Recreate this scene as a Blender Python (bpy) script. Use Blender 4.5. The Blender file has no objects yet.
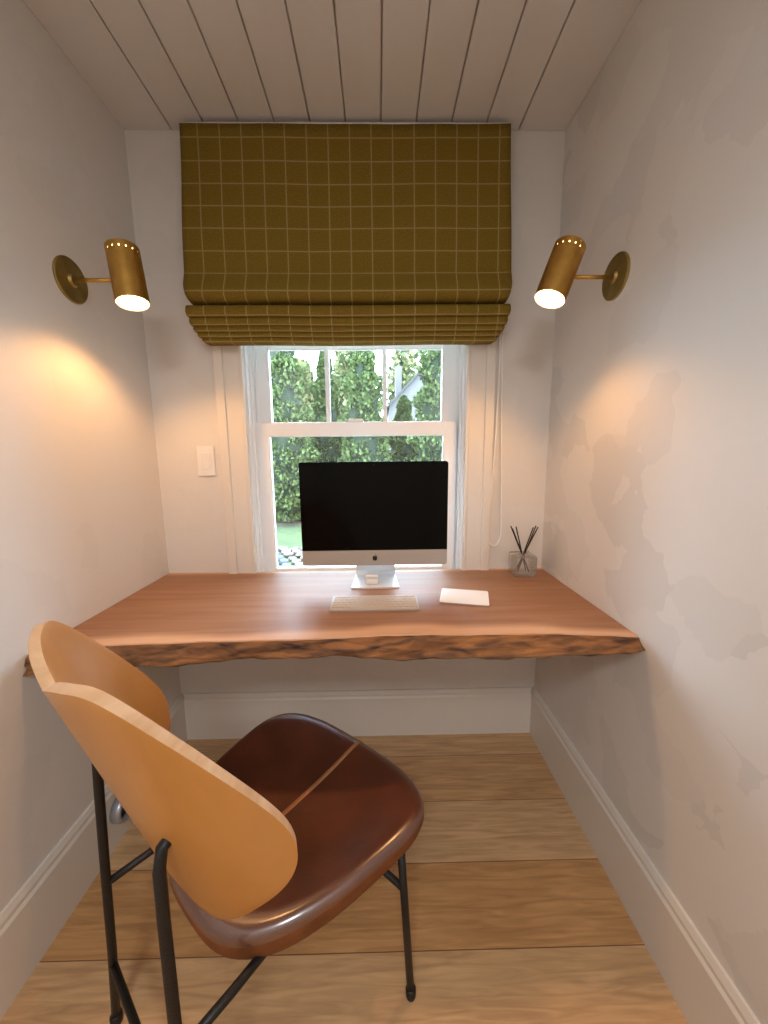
import bpy, bmesh, math, random
import numpy as np
from mathutils import Matrix, Vector

PI = math.pi
sc = bpy.context.scene
COL = sc.collection

# ------------------------------------------------------------------ camera, world, light, exposure
YAW, PITCH, ROLL, FPX, EYE = .0143, .1538, -.0097, 374.5, 1.241
fw_ = Vector((math.sin(YAW)*math.cos(PITCH), math.cos(YAW)*math.cos(PITCH), -math.sin(PITCH)))
r_ = Vector((math.cos(YAW), -math.sin(YAW), 0)); u_ = r_.cross(fw_)
r2 = math.cos(ROLL)*r_ + math.sin(ROLL)*u_
u2 = -math.sin(ROLL)*r_ + math.cos(ROLL)*u_
cd = bpy.data.cameras.new('camera'); cam = bpy.data.objects.new('camera', cd); COL.objects.link(cam)
M = Matrix.Identity(4)
for i in range(3):
    M[i][0] = r2[i]; M[i][1] = u2[i]; M[i][2] = -fw_[i]
M[2][3] = EYE
cam.matrix_world = M
cd.sensor_fit = 'VERTICAL'; cd.sensor_height = 24; cd.sensor_width = 18
cd.lens = FPX/1024*24; cd.clip_start = .01
sc.camera = cam

SKY = 22.0         # overcast sky
FILL = 29.0        # unseen fill light added behind the camera
LAMP = 3.1         # each sconce
sc.view_settings.view_transform = 'Standard'; sc.view_settings.look = 'None'
sc.view_settings.exposure = 0.0; sc.view_settings.gamma = 1; sc.view_settings.use_curve_mapping = False

w = bpy.data.worlds.new('sky'); sc.world = w; w.use_nodes = True
bg = w.node_tree.nodes['Background']; bg.inputs['Color'].default_value = (.62, .81, 1, 1); bg.inputs['Strength'].default_value = SKY

def area(name, loc, rot, size, power, color, sy=None):
    l = bpy.data.lights.new(name, 'AREA'); l.energy = power; l.color = color; l.size = size
    if sy: l.shape = 'RECTANGLE'; l.size_y = sy
    o = bpy.data.objects.new(name, l); COL.objects.link(o); o.location = loc; o.rotation_euler = rot
    return o
area('fill_light', (-.1, -1.0, 2.30), (0, 0, 0), .5, FILL, (.98, .98, 1))  # added to brighten the room from behind, not a visible lamp

# ------------------------------------------------------------------ room numbers
XL, XR, YB, YF, ZC = -.8755, .682, 1.515, -2.2, 2.37
WX0, WX1, WZ0, WZ1 = -.514, .349, .66, 2.08       # window opening
BT, BH = .018, .213                               # baseboard

# ------------------------------------------------------------------ materials
def mat(name, color, rough=.5, metal=0, spec=.5, bump=0, bscale=60, coat=0, vary=0, vscale=8, stretch=(1,1,1), sheen=0):
    m = bpy.data.materials.new(name); m.use_nodes = True
    nt = m.node_tree; b = nt.nodes['Principled BSDF']
    b.inputs['Base Color'].default_value = (*color, 1); b.inputs['Roughness'].default_value = rough
    b.inputs['Metallic'].default_value = metal; b.inputs['Specular IOR Level'].default_value = spec
    b.inputs['Coat Weight'].default_value = coat; b.inputs['Sheen Weight'].default_value = sheen
    tc = nt.nodes.new('ShaderNodeTexCoord'); mp = nt.nodes.new('ShaderNodeMapping'); mp.inputs['Scale'].default_value = stretch
    nt.links.new(tc.outputs['Object'], mp.inputs['Vector'])
    if vary:
        n = nt.nodes.new('ShaderNodeTexNoise'); n.inputs['Scale'].default_value = vscale; n.inputs['Detail'].default_value = 4
        nt.links.new(mp.outputs[0], n.inputs['Vector'])
        r = nt.nodes.new('ShaderNodeValToRGB'); r.color_ramp.elements[0].position = .3; r.color_ramp.elements[1].position = .7
        r.color_ramp.elements[0].color = (*[c*(1-vary) for c in color], 1); r.color_ramp.elements[1].color = (*[min(1, c*(1+vary)) for c in color], 1)
        nt.links.new(n.outputs[0], r.inputs[0]); nt.links.new(r.outputs[0], b.inputs['Base Color'])
    if bump:
        n = nt.nodes.new('ShaderNodeTexNoise'); n.inputs['Scale'].default_value = bscale; n.inputs['Detail'].default_value = 3
        nt.links.new(mp.outputs[0], n.inputs['Vector'])
        bp = nt.nodes.new('ShaderNodeBump'); bp.inputs['Strength'].default_value = bump; bp.inputs['Distance'].default_value = .01
        nt.links.new(n.outputs[0], bp.inputs['Height']); nt.links.new(bp.outputs[0], b.inputs['Normal'])
    return m

def emis(name, color, s):
    m = bpy.data.materials.new(name); m.use_nodes = True; nt = m.node_tree
    b = nt.nodes['Principled BSDF']; b.inputs['Base Color'].default_value = (.8, .8, .8, 1)
    b.inputs['Emission Color'].default_value = (*color, 1); b.inputs['Emission Strength'].default_value = s
    return m

def plaster(name, color, patch):
    m = mat(name, color, .85, spec=.2, bump=.06, bscale=14)
    nt = m.node_tree; b = nt.nodes['Principled BSDF']
    tc = nt.nodes.new('ShaderNodeTexCoord')
    n = nt.nodes.new('ShaderNodeTexNoise'); n.inputs['Scale'].default_value = 5; n.inputs['Detail'].default_value = 5
    nt.links.new(tc.outputs['Object'], n.inputs['Vector'])
    mx = nt.nodes.new('ShaderNodeMix'); mx.data_type = 'RGBA'; mx.blend_type = 'LINEAR_LIGHT'; mx.inputs['Factor'].default_value = .12
    nt.links.new(tc.outputs['Object'], mx.inputs[6]); nt.links.new(n.outputs['Color'], mx.inputs[7])
    v = nt.nodes.new('ShaderNodeTexVoronoi'); v.inputs['Scale'].default_value = 6.5
    nt.links.new(mx.outputs[2], v.inputs['Vector'])
    sep = nt.nodes.new('ShaderNodeSeparateColor'); nt.links.new(v.outputs['Color'], sep.inputs[0])
    r = nt.nodes.new('ShaderNodeValToRGB')
    r.color_ramp.elements[0].color = (*[c*(1-patch) for c in color], 1); r.color_ramp.elements[1].color = (*color, 1)
    r.color_ramp.elements[0].position = .0; r.color_ramp.elements[1].position = .45
    nt.links.new(sep.outputs[0], r.inputs[0]); nt.links.new(r.outputs[0], b.inputs['Base Color'])
    return m

M_WALL = plaster('wall_plaster', (.74, .71, .67), .03)
M_WALLR = plaster('wall_limewash', (.74, .71, .67), .10)
M_CEIL = mat('ceiling_paint', (.72, .70, .67), .6, spec=.3)
M_GROOVE = mat('groove_paint', (.62, .58, .52), .8)
M_TRIM = mat('trim_paint', (.74, .69, .62), .4)
M_SASH = mat('vinyl_white', (.88, .88, .88), .35)
M_BRASS = mat('aged_brass', (.56, .33, .08), .46, 1, vary=.12, vscale=30)
M_BRASSD = mat('dull_brass', (.36, .27, .09), .5, 1, vary=.2, vscale=25)
M_BLACK = mat('black_metal', (.012, .011, .010), .45, .3, bump=.15, bscale=300)
M_SCREEN = mat('screen_glass', (.002, .002, .002), .15, spec=.10)
M_ALU = mat('aluminium', (.78, .79, .80), .42, .35)
M_ALUC = mat('chin_aluminium', (.46, .43, .39), .45, .35)
M_WHITE = mat('white_plastic', (.82, .81, .80), .35)
M_KEY = mat('key_plastic', (.52, .43, .34), .5)
M_LOGO = mat('logo_black', (.008, .008, .008), .25)
M_LEATHER = mat('brown_leather', (.095, .024, .010), .34, spec=.8, coat=1.0, bump=.10, bscale=220, vary=.35, vscale=9)
M_LEATHER.node_tree.nodes['Principled BSDF'].inputs['Coat Roughness'].default_value = .22
M_LEATHER.node_tree.nodes['Principled BSDF'].inputs['Coat IOR'].default_value = 1.9
M_LEATHERS = mat('brown_leather_side', (.17, .055, .016), .62, spec=.25, bump=.12, bscale=260, vary=.3, vscale=14)
M_SEAM = mat('leather_seam', (.34, .15, .06), .5)
M_REED = mat('reed_black', (.012, .010, .010), .6)
M_ROCK = mat('pale_stone', (.10, .08, .07), .9, bump=.6, bscale=9, vary=.55, vscale=2.2)
M_ROCKB = mat('grey_blue_stone', (.06, .068, .085), .9, bump=.6, bscale=9, vary=.5, vscale=2.2)
M_LAWN = mat('lawn_grass', (.030, .050, .010), 1, vary=.3, vscale=3, bump=.5, bscale=60)
M_MULCH = mat('mulch', (.07, .05, .035), 1, vary=.4, vscale=20)
M_TRUNK = mat('bark', (.10, .07, .05), .9)
M_SIDING = mat('pale_siding', (.075, .07, .065), .7)
M_ROOFM = mat('roof_shingle', (.04, .037, .035), .9, vary=.2, vscale=6)
M_BULB = emis('bulb_glow', (1, .62, .26), 16)
M_HOLE = emis('lamp_holes_glow', (1, .55, .2), 4)
M_DARK = mat('dark_gap', (.02, .02, .022), .5)
M_GREY = mat('grey_steel', (.42, .44, .50), .35, .6)
M_LINING = mat('cream_lining', (.62, .58, .50), .9, spec=.1)
M_CORD = mat('cord_white', (.90, .88, .84), .6)

def leaf_mat(name, c1, c2):
    m = mat(name, c1, .75, spec=.25)
    nt = m.node_tree; b = nt.nodes['Principled BSDF']
    g = nt.nodes.new('ShaderNodeNewGeometry'); r = nt.nodes.new('ShaderNodeValToRGB')
    r.color_ramp.elements[0].color = (*c1, 1); r.color_ramp.elements[1].color = (*c2, 1)
    nt.links.new(g.outputs['Random Per Island'], r.inputs[0]); nt.links.new(r.outputs[0], b.inputs['Base Color'])
    return m
M_LEAF = leaf_mat('arborvitae_leaves', (.026, .046, .012), (.092, .118, .036))
M_LEAF2 = leaf_mat('far_leaves', (.06, .085, .03), (.15, .145, .06))

def glass(name, fac=1.0, tint=(1, 1, 1)):
    m = bpy.data.materials.new(name); m.use_nodes = True; nt = m.node_tree
    out = nt.nodes['Material Output']; nt.nodes.remove(nt.nodes['Principled BSDF'])
    t = nt.nodes.new('ShaderNodeBsdfTransparent'); t.inputs[0].default_value = (*tint, 1)
    g = nt.nodes.new('ShaderNodeBsdfGlossy'); g.inputs['Roughness'].default_value = .02
    f = nt.nodes.new('ShaderNodeFresnel'); f.inputs['IOR'].default_value = 1.5
    mm = nt.nodes.new('ShaderNodeMath'); mm.operation = 'MULTIPLY'; mm.inputs[1].default_value = fac
    mx = nt.nodes.new('ShaderNodeMixShader')
    nt.links.new(f.outputs[0], mm.inputs[0]); nt.links.new(mm.outputs[0], mx.inputs[0])
    nt.links.new(t.outputs[0], mx.inputs[1]); nt.links.new(g.outputs[0], mx.inputs[2]); nt.links.new(mx.outputs[0], out.inputs[0])
    return m
M_PANE = glass('window_glass')
M_JAR = glass('jar_glass', .7, (.99, .99, .985))
_n = M_JAR.node_tree; _d = _n.nodes.new('ShaderNodeBsdfDiffuse'); _d.inputs[0].default_value = (.85, .83, .80, 1)
_x = _n.nodes.new('ShaderNodeMixShader'); _x.inputs[0].default_value = .10; _o = _n.nodes['Material Output']; _src = _o.inputs[0].links[0].from_socket
_n.links.new(_src, _x.inputs[1]); _n.links.new(_d.outputs[0], _x.inputs[2]); _n.links.new(_x.outputs[0], _o.inputs[0])

def wood(name, c1, c2, scale, stretch, rough, rings=.0, coat=0, bump=.05):
    """long grain: noise stretched along the plank plus a fine grain"""
    m = mat(name, c1, rough, coat=coat)
    nt = m.node_tree; b = nt.nodes['Principled BSDF']
    tc = nt.nodes.new('ShaderNodeTexCoord'); mp = nt.nodes.new('ShaderNodeMapping'); mp.inputs['Scale'].default_value = stretch
    nt.links.new(tc.outputs['Object'], mp.inputs[0])
    n = nt.nodes.new('ShaderNodeTexNoise'); n.inputs['Scale'].default_value = scale; n.inputs['Detail'].default_value = 6; n.inputs['Distortion'].default_value = .6
    nt.links.new(mp.outputs[0], n.inputs['Vector'])
    r = nt.nodes.new('ShaderNodeValToRGB'); r.color_ramp.elements[0].position = .32; r.color_ramp.elements[1].position = .68
    r.color_ramp.elements[0].color = (*c1, 1); r.color_ramp.elements[1].color = (*c2, 1)
    nt.links.new(n.outputs[0], r.inputs[0]); nt.links.new(r.outputs[0], b.inputs['Base Color'])
    bp = nt.nodes.new('ShaderNodeBump'); bp.inputs['Strength'].default_value = bump; bp.inputs['Distance'].default_value = .004
    nt.links.new(n.outputs[0], bp.inputs['Height']); nt.links.new(bp.outputs[0], b.inputs['Normal'])
    return m, r.outputs[0], b, nt
M_PLY, _, _, _ = wood('plywood_veneer', (.47, .195, .040), (.55, .245, .06), 6, (1.2, 1.2, .5), .38, coat=.15)
M_PLYE, _, _, _ = wood('plywood_edge', (.60, .36, .19), (.74, .50, .30), 10, (1, 1, 6), .5)

# walnut desk top: brown heartwood, pale sapwood band along both edges, plus grain
M_DESK, dcol, db, dnt = wood('walnut_top', (.27, .125, .062), (.34, .18, .10), 5, (.55, 6, 1), .46, coat=0, bump=.02)
tc = dnt.nodes.new('ShaderNodeTexCoord'); sx = dnt.nodes.new('ShaderNodeSeparateXYZ')
at = dnt.nodes.new('ShaderNodeAttribute'); at.attribute_name = 'sap'
mx = dnt.nodes.new('ShaderNodeMix'); mx.data_type = 'RGBA'; mx.inputs[7].default_value = (.68, .41, .25, 1)
dnt.links.new(at.outputs['Fac'], mx.inputs['Factor']); dnt.links.new(dcol, mx.inputs[6]); dnt.links.new(mx.outputs[2], db.inputs['Base Color'])
db.inputs['Specular IOR Level'].default_value = .28
M_BARK, _, bb, bnt = wood('live_edge_bark', (.035, .014, .007), (.33, .145, .05), 12, (.9, 3, 5), .7, bump=.8)

# oak floor: wide planks across the room, each its own tone
M_FLOOR = mat('oak_planks', (.45, .24, .10), .42, coat=.12)
nt = M_FLOOR.node_tree; fb = nt.nodes['Principled BSDF']
tc = nt.nodes.new('ShaderNodeTexCoord')
br = nt.nodes.new('ShaderNodeTexBrick'); br.offset = .13; br.offset_frequency = 1; br.squash = 1
br.inputs['Scale'].default_value = 1; br.inputs['Brick Width'].default_value = 3.1; br.inputs['Row Height'].default_value = .205
br.inputs['Mortar Size'].default_value = .0012; br.inputs['Mortar Smooth'].default_value = .2; br.inputs['Bias'].default_value = 0
br.inputs['Color1'].default_value = (0, 0, 0, 1); br.inputs['Color2'].default_value = (1, 1, 1, 1); br.inputs['Mortar'].default_value = (.3, .3, .3, 1)
mp0 = nt.nodes.new('ShaderNodeMapping'); mp0.inputs['Location'].default_value = (1.45, -.148, 0)
nt.links.new(tc.outputs['Object'], mp0.inputs[0]); nt.links.new(mp0.outputs[0], br.inputs['Vector'])
rp = nt.nodes.new('ShaderNodeValToRGB')
rp.color_ramp.elements[0].color = (.56, .30, .12, 1); rp.color_ramp.elements[1].color = (.66, .43, .235, 1)
nt.links.new(br.outputs['Color'], rp.inputs[0])
mp1 = nt.nodes.new('ShaderNodeMapping'); mp1.inputs['Scale'].default_value = (.8, 9, 1); nt.links.new(tc.outputs['Object'], mp1.inputs[0])
n1 = nt.nodes.new('ShaderNodeTexNoise'); n1.inputs['Scale'].default_value = 6; n1.inputs['Detail'].default_value = 6; n1.inputs['Distortion'].default_value = 1.2
nt.links.new(mp1.outputs[0], n1.inputs['Vector'])
r1 = nt.nodes.new('ShaderNodeValToRGB'); r1.color_ramp.elements[0].color = (.72, .68, .62, 1); r1.color_ramp.elements[1].color = (1.12, 1.12, 1.1, 1)
r1.color_ramp.elements[0].position = .3; r1.color_ramp.elements[1].position = .7
nt.links.new(n1.outputs[0], r1.inputs[0])
mm = nt.nodes.new('ShaderNodeMix'); mm.data_type = 'RGBA'; mm.blend_type = 'MULTIPLY'; mm.inputs['Factor'].default_value = 1
nt.links.new(rp.outputs[0], mm.inputs[6]); nt.links.new(r1.outputs[0], mm.inputs[7])
mj = nt.nodes.new('ShaderNodeMix'); mj.data_type = 'RGBA'; mj.inputs[7].default_value = (.16, .075, .03, 1)
nt.links.new(br.outputs['Fac'], mj.inputs['Factor']); nt.links.new(mm.outputs[2], mj.inputs[6]); nt.links.new(mj.outputs[2], fb.inputs['Base Color'])

# olive wool with pale window-pane check, from the cloth's own UVs (metres)
M_CLOTH = mat('olive_check_wool', (.13, .085, .02), .95, spec=.1, sheen=.0)
nt = M_CLOTH.node_tree; cb = nt.nodes['Principled BSDF']
uv = nt.nodes.new('ShaderNodeUVMap'); sx = nt.nodes.new('ShaderNodeSeparateXYZ'); nt.links.new(uv.outputs[0], sx.inputs[0])
def line(sock, off):
    a = nt.nodes.new('ShaderNodeMath'); a.operation = 'ADD'; a.inputs[1].default_value = off; nt.links.new(sock, a.inputs[0])
    d = nt.nodes.new('ShaderNodeMath'); d.operation = 'PINGPONG'; d.inputs[1].default_value = .0365; nt.links.new(a.outputs[0], d.inputs[0])
    l = nt.nodes.new('ShaderNodeMapRange'); l.inputs[1].default_value = .0012; l.inputs[2].default_value = .0030; l.inputs[3].default_value = 1; l.inputs[4].default_value = 0
    nt.links.new(d.outputs[0], l.inputs[0]); return l.outputs[0]
lx = line(sx.outputs[0], 0.0); ly = line(sx.outputs[1], .0)
mxm = nt.nodes.new('ShaderNodeMath'); mxm.operation = 'MAXIMUM'; nt.links.new(lx, mxm.inputs[0]); nt.links.new(ly, mxm.inputs[1])
nz = nt.nodes.new('ShaderNodeTexNoise'); nz.inputs['Scale'].default_value = 260; nz.inputs['Detail'].default_value = 2; nt.links.new(uv.outputs[0], nz.inputs['Vector'])
crp = nt.nodes.new('ShaderNodeValToRGB'); crp.color_ramp.elements[0].color = (.140, .088, .011, 1); crp.color_ramp.elements[1].color = (.25, .168, .028, 1)
crp.color_ramp.elements[0].position = .3; crp.color_ramp.elements[1].position = .7
nt.links.new(nz.outputs[0], crp.inputs[0])
m07 = nt.nodes.new('ShaderNodeMath'); m07.operation = 'MULTIPLY'; m07.inputs[1].default_value = .50; nt.links.new(mxm.outputs[0], m07.inputs[0])
cm = nt.nodes.new('ShaderNodeMix'); cm.data_type = 'RGBA'; cm.inputs[7].default_value = (.46, .36, .17, 1)
nt.links.new(m07.outputs[0], cm.inputs['Factor']); nt.links.new(crp.outputs[0], cm.inputs[6]); nt.links.new(cm.outputs[2], cb.inputs['Base Color'])
bmp = nt.nodes.new('ShaderNodeBump'); bmp.inputs['Strength'].default_value = .3; bmp.inputs['Distance'].default_value = .003
nt.links.new(nz.outputs[0], bmp.inputs['Height']); nt.links.new(bmp.outputs[0], cb.inputs['Normal'])

# ------------------------------------------------------------------ helpers
ROOTM = {}
def thing(name, label=None, cat=None, loc=(0, 0, 0), rotz=0, group=None, kind=None):
    o = bpy.data.objects.new(name, None); COL.objects.link(o)
    o.empty_display_size = .05
    o.location = loc; o.rotation_euler = (0, 0, rotz)
    ROOTM[o] = (Matrix.Translation(loc) @ Matrix.Rotation(rotz, 4, 'Z')).inverted()
    tag(o, label, cat, group, kind); return o
def tag(o, label=None, cat=None, group=None, kind=None):
    if label: o['label'] = label
    if cat: o['category'] = cat
    if group: o['group'] = group
    if kind: o['kind'] = kind
    return o
def obj(name, bm, m, parent=None, smooth=False, local=False, angle=None):
    me = bpy.data.meshes.new(name)
    if parent is not None and not local:
        bmesh.ops.transform(bm, matrix=ROOTM[parent], verts=bm.verts)
    bm.normal_update(); bm.to_mesh(me); bm.free()
    for q in (m if isinstance(m, (list, tuple)) else [m]): me.materials.append(q)
    if smooth:
        me.polygons.foreach_set('use_smooth', [True]*len(me.polygons))
        if angle is not None: me.set_sharp_from_angle(angle=angle)
    o = bpy.data.objects.new(name, me); COL.objects.link(o)
    if parent is not None:
        o.parent = parent; ROOTM[o] = ROOTM[parent]
    else: ROOTM[o] = Matrix.Identity(4)
    return o
def bx(bm, x0, x1, y0, y1, z0, z1, bev=0, seg=2):
    r = bmesh.ops.create_cube(bm, size=1); vs = r['verts']
    for v in vs:
        v.co = Vector(((x0+x1)/2+v.co.x*(x1-x0), (y0+y1)/2+v.co.y*(y1-y0), (z0+z1)/2+v.co.z*(z1-z0)))
    if bev:
        es = list({e for v in vs for e in v.link_edges})
        bmesh.ops.bevel(bm, geom=es, offset=bev, segments=seg, affect='EDGES', profile=.5)
    return bm
def box(*a, **k): return bx(bmesh.new(), *a, **k)
def tube(bm, pts, r, seg=10, cap=True):
    pts = [Vector(p) for p in pts]; n = len(pts); rings = []
    rs = r if isinstance(r, (list, tuple)) else [r]*n
    t0 = (pts[1]-pts[0]).normalized(); up = Vector((0, 0, 1)) if abs(t0.z) < .9 else Vector((1, 0, 0))
    u = t0.cross(up).normalized()
    for i in range(n):
        a = pts[min(i+1, n-1)]-pts[max(i-1, 0)]; t = a.normalized()
        u = (u - t*u.dot(t)).normalized(); v = t.cross(u)
        rings.append([bm.verts.new(pts[i]+rs[i]*(math.cos(2*PI*k/seg)*u+math.sin(2*PI*k/seg)*v)) for k in range(seg)])
    for a, b in zip(rings, rings[1:]):
        for k in range(seg): bm.faces.new((a[k], a[(k+1) % seg], b[(k+1) % seg], b[k]))
    if cap:
        bm.faces.new(rings[0][::-1]); bm.faces.new(rings[-1])
    return bm
def lathe(bm, prof, origin, axis, seg=40):
    """prof: list of (radius, height along axis)"""
    ax = Vector(axis).normalized(); up = Vector((0, 1, 0)) if abs(ax.y) < .9 else Vector((1, 0, 0))
    u = ax.cross(up).normalized(); v = ax.cross(u); o = Vector(origin); rings = []
    for r, h in prof:
        if r < 1e-6: rings.append([bm.verts.new(o+ax*h)])
        else: rings.append([bm.verts.new(o+ax*h+r*(math.cos(2*PI*k/seg)*u+math.sin(2*PI*k/seg)*v)) for k in range(seg)])
    for a, b in zip(rings, rings[1:]):
        for k in range(seg):
            k2 = (k+1) % seg
            if len(a) == 1 and len(b) == 1: continue
            if len(a) == 1: bm.faces.new((a[0], b[k2], b[k]))
            elif len(b) == 1: bm.faces.new((a[k], a[k2], b[0]))
            else: bm.faces.new((a[k], a[k2], b[k2], b[k]))
    bmesh.ops.recalc_face_normals(bm, faces=bm.faces)
    return bm
def extrude_x(bm, prof, x0, x1, closed=True):
    """prof in (y,z); a moulding that runs along x"""
    a = [bm.verts.new((x0, y, z)) for y, z in prof]; b = [bm.verts.new((x1, y, z)) for y, z in prof]; n = len(prof)
    for k in range(n if closed else n-1): bm.faces.new((a[k], a[(k+1) % n], b[(k+1) % n], b[k]))
    if closed: bm.faces.new(a[::-1]); bm.faces.new(b)
    bmesh.ops.recalc_face_normals(bm, faces=bm.faces); return bm
def sub(bm, co):
    m = Matrix(co); bmesh.ops.transform(bm, matrix=m, verts=bm.verts); return bm
def bez(p0, p1, p2, p3, n=12):
    out = []
    for i in range(n+1):
        t = i/n; s = 1-t
        out.append(tuple(s**3*a+3*s*s*t*b+3*s*t*t*c+t**3*d for a, b, c, d in zip(p0, p1, p2, p3)))
    return out

# ------------------------------------------------------------------ the room
T = .12
def struct(name, bm, m, **k): return tag(obj(name, bm, m, **k), kind='structure')
struct('floor', box(XL-T, XR+T, YF-T, YB+T, -.1, 0), M_FLOOR)
struct('wall_left', box(XL-T, XL, YF-T, YB+T, 0, ZC+.1), M_WALL)
struct('wall_right', box(XR, XR+T, YF-T, YB+T, 0, ZC+.1), M_WALLR)
struct('wall_front', box(XL, XR, YF-T, YF, 0, ZC+.1), M_WALL)
bm = bmesh.new()
WT = .16
bx(bm, XL, WX0, YB, YB+WT, 0, ZC+.1); bx(bm, WX1, XR, YB, YB+WT, 0, ZC+.1)
bx(bm, WX0, WX1, YB, YB+WT, 0, WZ0); bx(bm, WX0, WX1, YB, YB+WT, WZ1, ZC+.1)
struct('wall_back', bm, M_WALL)
# tongue-and-groove boards
bm = bmesh.new()
edges = [XL]+[-.709+.1221*k for k in range(11)]+[XR]
for a, b in zip(edges, edges[1:]):
    g0 = 0 if a == XL else .0022; g1 = 0 if b == XR else .0022
    bx(bm, a+g0, b-g1, YF, YB, ZC, ZC+.02, .002, 1)
ce = struct('ceiling', bm, M_CEIL)
struct('ceiling_backing', box(XL, XR, YF, YB, ZC+.012, ZC+.1), M_GROOVE)
# baseboards with a stepped cap
def bprof(s, wall): return [(wall, 0), (wall+s*BT, 0), (wall+s*BT, BH-.032), (wall+s*.013, BH-.024), (wall+s*.013, BH-.014), (wall+s*.007, BH), (wall, BH)]
for nm, s, wl in (('baseboard_left', 1, XL), ('baseboard_right', -1, XR)):
    bm = extrude_x(bmesh.new(), bprof(s, 0), YF, YB)
    for v in bm.verts: v.co = Vector((wl+v.co.y, v.co.x, v.co.z))
    bmesh.ops.recalc_face_normals(bm, faces=bm.faces); struct(nm, bm, M_TRIM)
struct('baseboard_back', extrude_x(bmesh.new(), bprof(-1, YB), XL+BT, XR-BT), M_TRIM)

# ------------------------------------------------------------------ window
win = thing('window_1', loc=((WX0+WX1)/2, YB, WZ0), kind='structure')
# casing: stepped boards either side and above
for s, x in ((-1, WX0), (1, WX1)):
    bm = bmesh.new()
    steps = [(-.004, .010, .020), (.006, .072, .015), (.070, .105, .024)]
    for a, b, d in steps:
        xs = sorted((x+s*a, x+s*b)); bx(bm, xs[0], xs[1], YB-d, YB, .62, WZ1+.05, .003, 2)
    obj('casing', bm, M_TRIM, win)
bm = bmesh.new(); bx(bm, WX0-.11, WX1+.11, YB-.022, YB, WZ1+.0, WZ1+.11, .003, 2); obj('head_casing', bm, M_TRIM, win)
bm = bmesh.new(); bx(bm, WX0-.11, WX1+.11, YB-.022, YB, WZ0-.10, WZ0, .003, 2); obj('apron', bm, M_TRIM, win)
# jamb with stop beads
for s, x in ((1, WX0), (-1, WX1)):
    bm = bmesh.new()
    for a, b, y0, y1 in ((0, .011, YB, YB+WT), (.011, .017, YB+.030, YB+.055), (.011, .024, YB+.092, YB+.15)):
        xs = sorted((x+s*a, x+s*b)); bx(bm, xs[0], xs[1], y0, y1, WZ0, WZ1, .0015, 1)
    obj('jamb', bm, M_SASH, win)
bm = bmesh.new(); bx(bm, WX0+.008, WX1-.008, YB, YB+WT, WZ1-.02, WZ1); obj('head', bm, M_SASH, win)
bm = bmesh.new(); bx(bm, WX0+.008, WX1-.008, YB, YB+WT+.04, WZ0, WZ0+.02); obj('sill', bm, M_SASH, win)
SX0, SX1 = WX0+.012, WX1-.022
def sash(name, y0, y1, z0, z1, st, top, bot, vb=0, hb=()):
    bm = bmesh.new()
    bx(bm, SX0, SX0+st, y0, y1, z0, z1, .004, 2); bx(bm, SX1-st, SX1, y0, y1, z0, z1, .004, 2)
    bx(bm, SX0+st-.002, SX1-st+.002, y0, y1, z1-top, z1, .004, 2); bx(bm, SX0+st-.002, SX1-st+.002, y0, y1, z0, z0+bot, .004, 2)
    s = obj(name, bm, M_SASH, win)
    g = bmesh.new(); ym = (y0+y1)/2
    bx(g, SX0+st-.006, SX1-st+.006, ym-.002, ym+.002, z0+bot-.006, z1-top+.006); obj('pane', g, M_PANE, s)
    if vb:
        gx0, gx1 = SX0+st, SX1-st
        m = bmesh.new()
        for k in range(1, vb+1):
            x = gx0+(gx1-gx0)*k/(vb+1); bx(m, x-.009, x+.009, ym-.012, ym+.012, z0+bot, z1-top, .003, 1)
        for z in hb: bx(m, gx0, gx1, ym-.011, ym+.011, z-.009, z+.009, .003, 1)
        obj('muntins', m, M_SASH, s)
YS = YB+.058
ZM0, ZM1 = 1.315, 1.372       # meeting rail
sash('lower_sash', YS, YS+.034, WZ0+.02, ZM1, .056, ZM1-ZM0, .075)
sash('upper_sash', YS+.038, YS+.072, ZM0+.01, WZ1-.02, .058, .05, ZM1-ZM0-.006, 2, (1.674,))
bm = bmesh.new(); bx(bm, -.12, -.06, YS-.006, YS+.03, ZM1, ZM1+.012, .003, 2); obj('sash_lock', bm, M_SASH, win)

# ------------------------------------------------------------------ outdoors
GZ = -.30
struct('lawn', box(-14, 14, 2.2, 34, GZ-.2, GZ), M_LAWN)
bm = bmesh.new(); n = 30
pts = [(-9+18*i/n, 8.2+.1*math.sin(i*.9), GZ+.0) for i in range(n+1)]
va = [bm.verts.new((x, y, z+.004)) for x, y, z in pts]; vb = [bm.verts.new((x, y+.35, z+.06)) for x, y, z in pts]; vc = [bm.verts.new((x, y+3, z+.06)) for x, y, z in pts]
for i in range(n):
    bm.faces.new((va[i], va[i+1], vb[i+1], vb[i])); bm.faces.new((vb[i], vb[i+1], vc[i+1], vc[i]))
struct('mulch_bed', bm, M_MULCH)

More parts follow.
